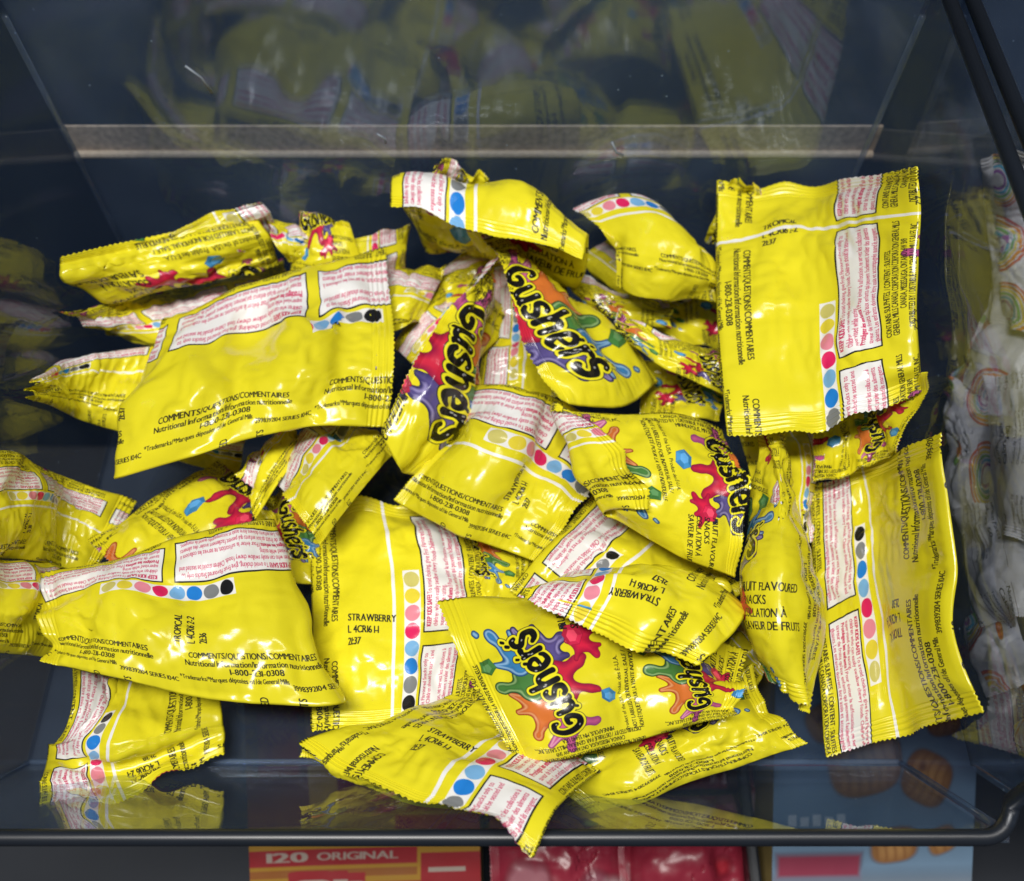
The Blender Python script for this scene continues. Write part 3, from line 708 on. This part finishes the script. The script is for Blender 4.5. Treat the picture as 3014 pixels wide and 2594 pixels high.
pk('small twisted packet end sticking up behind the big left packet',
   [[(905,636,9),(965,640,9.4),(1030,662,9)], [(860,740,7.6),(960,750,8.2),(1060,760,7.6)], [(850,860,5.4),(960,870,5.6),(1080,860,5.4)]], vo=1.1, uo=20, tex='p', puff=.9)
pk('packet crimp with red lines peeking out between the small end and the top one',
   [[(985,715,7.4),(1090,690,8),(1204,668,7.6)], [(985,790,6.6),(1090,790,7.2),(1198,745,6.8)], [(985,880,5),(1090,880,5.2),(1190,840,5)]], vo=.1, uo=52, tex='p', puff=.9)
pk('short packet between the big left one and the left logo packet',
   [[(1010,960,5.6),(1080,860,6.2),(1140,765,5.8)], [(1120,990,6.4),(1200,880,7),(1240,790,6.4)], [(1218,962,6.6),(1270,870,6.8),(1310,790,6.4)]], vo=.12, uo=5, tex='p', puff=1.1)
pk('packet lying in the shade behind the left logo packet, panel upside down',
   [[(1480,730,4.6),(1480,790,5),(1470,850,4.4)], [(1370,760,4.8),(1370,830,5.2),(1360,900,4.6)], [(1240,800,4.4),(1250,870,4.8),(1250,930,4.4)]], vo=.62, uo=3, tex='p', puff=.8)
pk('packet standing in the gap left of the left logo packet',
   [[(1250,1100,4.4),(1200,1060,5),(1150,1010,5)], [(1330,1010,5),(1280,960,5.6),(1230,910,5.4)], [(1400,930,4.6),(1360,880,5),(1310,830,4.8)]], vo=.2, uo=30, tex='p', puff=.9)
pk('packet slanting under the big left one, plain face with small black lines',
   [[(944,1604,6.6),(870,1500,7.4),(790,1395,5.2)], [(1040,1480,7),(960,1390,7.8),(860,1290,5.4)], [(1165,1325,6.2),(1080,1250,6.8),(970,1160,5)]], vo=-.03, uo=20, tex='p', puff=1.1)
pk('narrow packet edge beside the slanting one, number print along it',
   [[(752,1530,5.4),(735,1470,5.8),(724,1410,5.2)], [(830,1410,5.8),(790,1350,6.4),(765,1310,5.6)], [(920,1290,5.4),(870,1250,5.8),(830,1210,5.2)]], vo=.0, uo=8, tex='p', puff=.9)
pk('dark shaded packet front deep between the left packets',
   [[(935,1440,3),(940,1580,3.4),(935,1720,3)], [(840,1440,3.2),(845,1580,3.6),(845,1720,3.2)], [(755,1450,3),(755,1580,3.2),(760,1720,3)]], vo=1, uo=5, tex='p', puff=1)
pk('shaded packet with dark dots in the gap right of the centre logo packet',
   [[(1962,890,5.8),(1970,930,6.2),(1972,968,5.6)], [(1830,850,6.2),(1840,900,6.6),(1845,950,6)], [(1640,790,5.8),(1680,850,6),(1720,910,5.6)]], vo=.55, uo=40, tex='p', puff=.8)
pk('thin yellow packet slanting to the big right one, distributor lines along it',
   [[(2135,1040,6.4),(2140,1100,6.8),(2135,1165,6)], [(1970,985,7),(1985,1040,7.6),(1985,1095,6.8)], [(1812,940,7.2),(1815,960,7.6),(1820,985,7)]], vo=.86, uo=12, tex='p', puff=.9)
pk('shaded packet front with blue and purple print left of the biggest packet',
   [[(2130,860,3.6),(2140,950,4),(2130,1040,3.4)], [(2000,850,4),(2010,930,4.4),(2010,1010,3.8)], [(1880,840,3.6),(1890,890,3.8),(1900,950,3.4)]], vo=1, uo=30, tex='p', puff=1)
pk('dark shaded packet front low beside the centre logo packet',
   [[(2120,1120,3),(2125,1180,3.4),(2115,1240,3)], [(2010,1090,3.2),(2010,1160,3.6),(2000,1235,3.2)], [(1890,1060,3),(1890,1140,3.2),(1880,1230,3)]], vo=1.05, uo=0, tex='p', puff=.9)
pk('packet under the biggest one, bubble lettering reading upward in the shade',
   [[(2395,1420,7),(2395,1280,7.4),(2400,1150,6.6)], [(2510,1390,7.4),(2530,1260,8),(2560,1130,7)], [(2625,1350,7.2),(2680,1225,7.4),(2738,1095,6.8)]], vo=1, uo=34, tex='p', puff=1)
pk('packet half hidden between the biggest packet and the long right one',
   [[(2170,1262,5),(2290,1262,5.6),(2410,1258,5)], [(2210,1420,5),(2310,1420,5.6),(2410,1410,5)], [(2250,1610,4.4),(2330,1600,4.8),(2410,1590,4.4)]], vo=-.12, uo=20, tex='p', puff=1)
pk('packet corner deep under the slanting crimp near the lower right',
   [[(2100,1905,3),(2180,1840,3.6),(2240,1780,3)], [(2150,1960,3.4),(2210,1890,3.8),(2260,1830,3.4)], [(2218,2020,3),(2255,1960,3.2),(2290,1900,3)]], vo=.3, uo=20, tex='t', puff=1)
pk('packet tip poking out behind the top middle packet',
   [[(1450,640,9),(1350,620,9.4),(1250,600,9)], [(1445,580,10.2),(1350,550,10.6),(1262,520,10.4)], [(1440,532,11),(1360,495,11.2),(1286,462,11)]], vo=.2, uo=55, tex='p', puff=.8)
pk('packet tip poking out behind the top left corner of the biggest packet',
   [[(2075,705,7),(2150,720,7.4),(2230,740,7)], [(2110,620,8.6),(2175,640,9),(2240,660,8.6)], [(2150,522,9.6),(2190,530,9.8),(2236,552,9.4)]], vo=-.1, uo=12, tex='p', puff=.7)
pk('packet lying in deep shade under the bottom centre packet',
   [[(1120,2120,3.2),(1280,2080,3.6),(1420,2060,3.2)], [(1200,2190,3.4),(1330,2150,3.8),(1480,2140,3.4)], [(1300,2270,3),(1420,2230,3.2),(1560,2200,3)]], vo=.3, uo=40, tex='t', puff=.9)
pk('packet in shade below the middle packet showing a red splash',
   [[(1600,1640,3.2),(1620,1740,3.6),(1600,1840,3.2)], [(1500,1600,3.4),(1510,1700,3.8),(1500,1800,3.4)], [(1390,1570,3.2),(1400,1660,3.4),(1390,1760,3)]], vo=1.1, uo=40, tex='p', puff=1)

pk('crumpled packet joining the left back packet and the small twisted end',
   [[(760,640,8),(820,700,8.4),(850,770,7.6)], [(850,655,8.2),(880,710,8.6),(920,770,7.6)], [(930,690,8),(945,730,8.2),(980,790,7.4)]], vo=1.2, uo=60, tex='p', puff=.8)
pk('packet in the dark gap under the big left one showing its white panel',
   [[(420,1330,2.6),(450,1250,3),(470,1180,2.8)], [(560,1370,2.8),(580,1290,3.4),(600,1210,3)], [(700,1400,2.6),(715,1320,3),(730,1240,2.6)]], vo=.3, uo=25, tex='p', puff=1)

pk('shaded packet filling the gap behind the centre logo packet and the crumpled one',
   [[(1690,760,5),(1760,720,5.6),(1830,690,5.2)], [(1800,850,5.2),(1880,810,6),(1950,770,5.4)], [(1960,920,4.6),(2030,880,5.2),(2090,830,4.8)]], vo=.3, uo=15, tex='p', puff=1)

sheet = film_sheet()
FILM = {
 'p': film_mat('yellow_film', finish(sheet, 'film_print')),
 'a': film_mat('yellow_film_tropical', finish(sheet, 'film_print_tropical', ('TROPICAL', '4CR16 2-2', '21:37'), False, su=112, hide=29)),
 'b': film_mat('yellow_film_tropical_late', finish(sheet, 'film_print_tropical_late', ('TROPICAL', 'L 4CR16 2-2', '21:36'), False, su=68)),
 's': film_mat('yellow_film_strawberry', finish(sheet, 'film_print_strawberry', ('STRAWBERRY', 'L 4CR16 1-1', '21:37'), True, su=54)),
 'j': film_mat('yellow_film_white_line', finish(sheet, 'film_print_white_line', ('TROPICAL', 'L 4CR16 2-2', '21:37'), False, su=-6, ghost=-.8)),
 't': film_mat('yellow_film_seam', finish(sheet, 'film_print_seam', ('TROPICAL', 'L 4CR16 2-1', '21:38'), True, su=45)),
}
def pouches(PK, mats, cat_label, group, iters=150, lim=None, zs=1.0):
    Ss, Ls = zip(*[patch(d['rows'], lim, zs) for d in PK])
    S = np.array(Ss)
    for d, s in zip(PK, S):
        n = normals(s[None])[0].mean((0, 1)); c = np.array(co_.location)-s.mean((0, 1))
        if n.dot(c) < 0: print('FACES AWAY', d['label'])
    T, B = solve(S, np.array([d.get('puff', 1) for d in PK], np.float32), np.array([d.get('slack', 1.03) for d in PK], np.float32), iters)
    for d, t, b, L in zip(PK, T, B, Ls):
        c = t.mean((0, 1)); lo = min(t[..., 2].min(), b[..., 2].min())
        r = tag(empty('snack_packet', (float(c[0]), float(c[1]), float(lo))), d['label'], cat_label, group)
        build_pouch(t, b, L, d, mats[d['tex']], r)
pouches(PK, FILM, 'snack packet', 'yellow snack packets piled in the clear bin', lim=(-.223, .179, .398), zs=.82)
# ---------------------------------------------------------------- white packets in the next bin
def white_sheet():
    S = Sheet(int(132*6), int(160*6), (.72, .72, .74), 6)
    g = (.10, .11, .13)
    for k in (0, 66):
        S.text('Nutrition Facts', 4.2, k+4, 60, g, 0, 34, 2); S.text('Calories 50', 4.6, k+4, 52, g, 0, 32, 2)
        for i, t in enumerate(('Total Fat 0g   Saturated Fat 0g', 'Cholesterol 0mg   Sodium 15mg', 'Total Carbohydrate 12g', 'Protein 0g   Vitamin C 25mg')):
            S.text(t, 2.4, k+4, 45-i*5, g, 0, 46, 1)
        S.rect(k+2, 26, k+58, 26.5, g); S.rect(k+2, 68, k+58, 68.5, g)
        S.text('Natural Choices', 3.4, k+6, 12, g, 0, 40, 1)
        A = Art(0, 0, 62, 72, 6)
        for i, c in enumerate(((.60, .10, .08), (.75, .28, .04), (.78, .62, .12), (.16, .42, .14), (.05, .36, .55), (.28, .08, .36))):
            r = 26-i*3.6
            A.fill(np.maximum(np.abs(np.hypot(A.X-30, A.Y-14)-r)-1.2, 10-A.Y), c, .4)
        A.fill(np.hypot(A.X-50, (A.Y-56)*1.5)-7, (.70, .22, .05), .6); A.fill(np.hypot(A.X-40, (A.Y-58)*1.3)-4, (.18, .36, .10), .6)
        S.put(A.al, A.rgb, k+2, 84)
    return S
WHITE = {'w': film_mat('white_film', to_image(white_sheet().a, 'white_film_print'), .3, .35)}
PK2 = []
def pw(label, rows, **k): PK2.append(dict(label=label, rows=rows, tex='w', **k))
pw('white packet with pink and red print beyond the right rim near the top',
   [[(2885,470,3.2),(2990,440,5.4),(3110,420,6.6)], [(2905,700,3.4),(3010,690,6),(3140,680,7.4)], [(2930,960,4),(3030,980,6.4),(3160,1000,7.4)]], vo=1.0, uo=10, puff=1)
pw('white packet lying behind the clear wall beside the biggest yellow packet',
   [[(2800,1110,1.6),(2880,960,3),(2960,820,4)], [(2900,1180,3),(2980,1060,4.6),(3060,930,5.6)], [(3020,1270,4.6),(3090,1150,5.6),(3160,1050,6)]], vo=1.2, uo=40, puff=1)
pw('white packet showing rainbow stripes at the right edge of the photo',
   [[(2925,1560,4.6),(3010,1590,6.2),(3110,1620,7)], [(2915,1330,4.6),(3010,1340,7),(3120,1350,7.4)], [(2910,1120,4.4),(3000,1100,6),(3110,1080,6.8)]], vo=1.0, uo=22, puff=1.1)
pw('white packet with grey nutrition lines low behind the clear right wall',
   [[(2790,1520,1.6),(2850,1530,2.4),(2930,1540,3)], [(2785,1330,1.4),(2850,1330,2.8),(2930,1330,3.6)], [(2780,1140,1.2),(2840,1130,2.2),(2915,1120,3)]], vo=.1, uo=0, puff=.9)
pw('white packet with calorie print and an orange fruit behind the right wall',
   [[(2805,1500,2.4),(2890,1480,4),(2985,1470,5)], [(2840,1670,2.6),(2930,1650,4.4),(3030,1630,5.6)], [(2890,1860,3.2),(2970,1830,4.4),(3060,1800,5.4)]], vo=.15, uo=8, puff=1.1)
pw('small white packet end with a rainbow arc low at the right',
   [[(2835,1820,1.6),(2900,1775,2.4),(2970,1740,3)], [(2860,1930,1.8),(2925,1900,3),(3010,1870,3.6)], [(2890,2050,1.8),(2970,2030,2.4),(3050,2000,3)]], vo=1.05, uo=30, puff=1)
pw('white packet tip with a green and pink mark cut by the right photo edge',
   [[(2965,2170,5.4),(3010,2060,6),(3040,1950,6)], [(3060,2230,6),(3090,2110,6.8),(3110,2000,6.6)], [(3140,2280,5.6),(3160,2160,6),(3180,2050,6)]], vo=1.1, uo=50, puff=1)
pouches(PK2, WHITE, 'snack packet', 'white rainbow packets in the next bin', 110, lim=(.221, .58, .398))

# ---------------------------------------------------------------- goods on the shelf below
def carton(label, quad, z, tilt, th, img, name='snack_box', cat='snack box'):
    """closed carton lying face up, printed on its face; quad = its face corners, bottom left first"""
    P = [at(x, y, z) for x, y in quad]
    P = [p+Vector((0, 0, (p.y-P[0].y)*tilt)) for p in P]
    n = (P[1]-P[0]).cross(P[3]-P[0]).normalized()
    r = tag(empty(name, tuple(sum(P, Vector())/4-n*th)), label, cat, 'cartons on the shelf below')
    V = [tuple(p) for p in P]+[tuple(p-n*th) for p in P]
    side = plain('carton_board', (.45, .33, .12), .6, .4, .1)
    F = [[7, 6, 5, 4], [0, 4, 5, 1], [1, 5, 6, 2], [2, 6, 7, 3], [3, 7, 4, 0]]
    mesh_obj('carton', V, F, side, r)
    m = film_mat('carton_print', img, .6, .03, .2)
    Pf = [p+n*.0006 for p in P]
    fp = mesh_obj('front_panel', [tuple(p) for p in Pf]+[tuple(p-n*.0005) for p in Pf], [[0, 1, 2, 3], [7, 6, 5, 4], [0, 4, 5, 1], [1, 5, 6, 2], [2, 6, 7, 3], [3, 7, 4, 0]], m, r,
             uv=[(0, 0), (1, 0), (1, 1), (0, 1)]+[(.02, .02)]*20)
    fp['tint'] = 1.0
    return r
def red_yellow():
    S = Sheet(480, 600, (.50, .26, .022), 4)          # 120 x 150 mm
    W_, R_ = (.52, .42, .36), (.40, .015, .025)
    S.rect(0, 128, 120, 150, (.20, .09, .03)); S.rect(0, 56, 30, 126, (.22, .06, .03)); S.rect(6, 84, 26, 120, (.36, .02, .03))
    S.rect(44, 62, 74, 112, (.26, .015, .04)); S.rect(52, 80, 66, 84, W_); S.rect(80, 62, 118, 120, (.40, .08, .03)); S.rect(90, 84, 106, 110, (.34, .02, .03))
    S.rect(74, 46, 120, 60, R_)
    S.rect(0, 35, 86, 43.5, R_); S.text('120', 5.2, 8, 35, W_, 0, 20, 3); S.text('ORIGINAL', 4, 32, 36, W_, 0, 44, 2)
    S.rect(88, 22, 120, 40, R_); S.rect(92, 30, 112, 32.5, W_)
    S.rect(0, 29, 86, 33, (.36, .12, .02))
    S.text('Slim', 20, 18, 1, R_, 0, 76, 9); S.text('Slim', 18, 19, 2, W_, 0, 74, 4)
    S.rect(92, 0, 120, 20, (.52, .34, .03))
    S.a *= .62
    return to_image(S.a, 'red_yellow_carton_print')
def blue():
    S = Sheet(480, 720, (.19, .30, .43), 4)          # 120 x 180 mm
    A = Art(0, 0, 120, 180, 4)
    A.fill(A.Y-34, (.30, .33, .38), 6); A.fill(np.maximum(np.abs(A.Y-40)-6, np.abs(A.X-26)-24), (.30, .04, .08), 2)
    def biscuit(x, y, w, h, a):
        X = (A.X-x)*math.cos(a)+(A.Y-y)*math.sin(a); Y = -(A.X-x)*math.sin(a)+(A.Y-y)*math.cos(a)
        d = ((np.abs(X)/w)**3+(np.abs(Y)/h)**3)**(1/3)*min(w, h)-min(w, h)
        A.fill(d, (.22, .09, .03), 1); A.fill(d+2, (.46, .22, .07), 3); A.fill(d+.55*min(w, h), (.56, .30, .10), 5)
        A.fill(np.maximum(d+1.5, np.abs(np.sin(X*.55+.5*np.sin(Y*.3)))*3-.7), (.26, .10, .03), 2); A.fill(np.hypot(X+.3*w, Y-.3*h)-2.4, (.20, .08, .03), 1.5)
    biscuit(50, 92, 21, 17, .2); biscuit(88, 84, 16, 14, -.4); biscuit(30, 116, 13, 11, .5); biscuit(97, 118, 12, 12, .1); biscuit(70, 50, 15, 9, .1); biscuit(100, 52, 9, 7, .3); biscuit(70, 116, 11, 8, -.3)
    A.fill(np.hypot(A.X-92, A.Y-142)-9, (.62, .58, .62), 2); A.fill(np.hypot(A.X-104, A.Y-150)-4, (.62, .56, .60), 2)
    S.put(A.al, A.rgb, 0, 0)
    S.rect(6, 52, 34, 58, (.66, .72, .80)); [S.rect(8+i*6.5, 60, 12.6+i*6.5, 66-(i % 2)*1.2, (.55, .62, .70)) for i in range(5)]
    S.rect(0, 150, 26, 158, (.50, .04, .06)); S.rect(10, 16, 60, 20, (.62, .66, .72))
    S.rect(64, 0, 96, 30, (.16, .05, .07)); S.rect(0, 0, 40, 14, (.10, .12, .20)); S.rect(98, 4, 118, 26, (.30, .36, .44))
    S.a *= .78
    return to_image(S.a, 'blue_carton_print')
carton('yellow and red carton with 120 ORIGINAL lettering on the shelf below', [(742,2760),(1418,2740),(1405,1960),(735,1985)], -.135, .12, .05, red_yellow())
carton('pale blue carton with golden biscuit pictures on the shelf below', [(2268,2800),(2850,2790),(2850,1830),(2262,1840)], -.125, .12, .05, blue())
def red_sheet():
    S = Sheet(int(132*4), int(160*4), (.40, .03, .06), 4)
    A = Art(0, 0, 132, 160, 4)
    for i in range(26):
        x, y, r = RNG.uniform(0, 132), RNG.uniform(0, 160), RNG.uniform(5, 17)
        A.fill(np.hypot(A.X-x, (A.Y-y)*RNG.uniform(.7, 1.5))-r, [(.52, .20, .24), (.14, .02, .04), (.55, .03, .05), (.60, .38, .40), (.36, .10, .14)][i % 5], 3)
    S.put(A.al, A.rgb, 0, 0)
    return S
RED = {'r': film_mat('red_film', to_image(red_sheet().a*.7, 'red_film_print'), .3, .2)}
PK3 = [dict(label='dark red pouch next to the red and yellow carton below', tex='r', vo=.2, uo=0, puff=1.4, rows=[[(1445,2330,-14),(1445,2480,-13),(1450,2720,-14)], [(1640,2330,-13.4),(1640,2490,-12),(1650,2720,-13.4)], [(1850,2320,-14),(1850,2480,-13),(1860,2720,-14)]]),
       dict(label='pinkish red pouch beside the dark shelf divider below', tex='r', vo=.8, uo=50, puff=1.4, rows=[[(1830,2350,-14.5),(1830,2480,-13.5),(1840,2720,-14.5)], [(2020,2340,-14),(2020,2490,-12.6),(2030,2720,-14)], [(2215,2330,-14.5),(2215,2480,-13.5),(2215,2720,-14.5)]]),
       dict(label='shaded red pouch farther back on the shelf below', tex='r', vo=1.3, uo=20, puff=1.4, rows=[[(1450,1900,-16),(1450,2100,-15),(1450,2330,-16)], [(1800,1900,-15.5),(1800,2100,-14),(1800,2330,-15.5)], [(2210,1890,-16),(2210,2090,-15),(2210,2320,-16)]])]
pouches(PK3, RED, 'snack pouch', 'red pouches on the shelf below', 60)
DIV = plain('divider_metal', (.012, .013, .016), .35, .5, .2)
p0, p1 = at(2240, 2700, -.12), at(2240, 1800, -.12)
dv = tag(empty('shelf_divider', (p0.x, (p0.y+p1.y)/2, -.25)), 'black divider standing between the red pouches and the blue carton', 'shelf divider')
rbox('divider_plate', (p0.x, (p0.y+p1.y)/2, -.185), (.007, abs(p1.y-p0.y)+.02, .13), .002, DIV, dv)
rbox('divider_foot', (p0.x, (p0.y+p1.y)/2, -.2525), (.024, abs(p1.y-p0.y)+.02, .005), .002, DIV, dv)
ls = tag(empty('lower_shelf', (0, .2, -.28)), 'dark shelf board under the clear bins', 'shelf')
rbox('shelf_board', (0, .2, -.268), (1.5, .5, .024), .004, DARKF, ls)
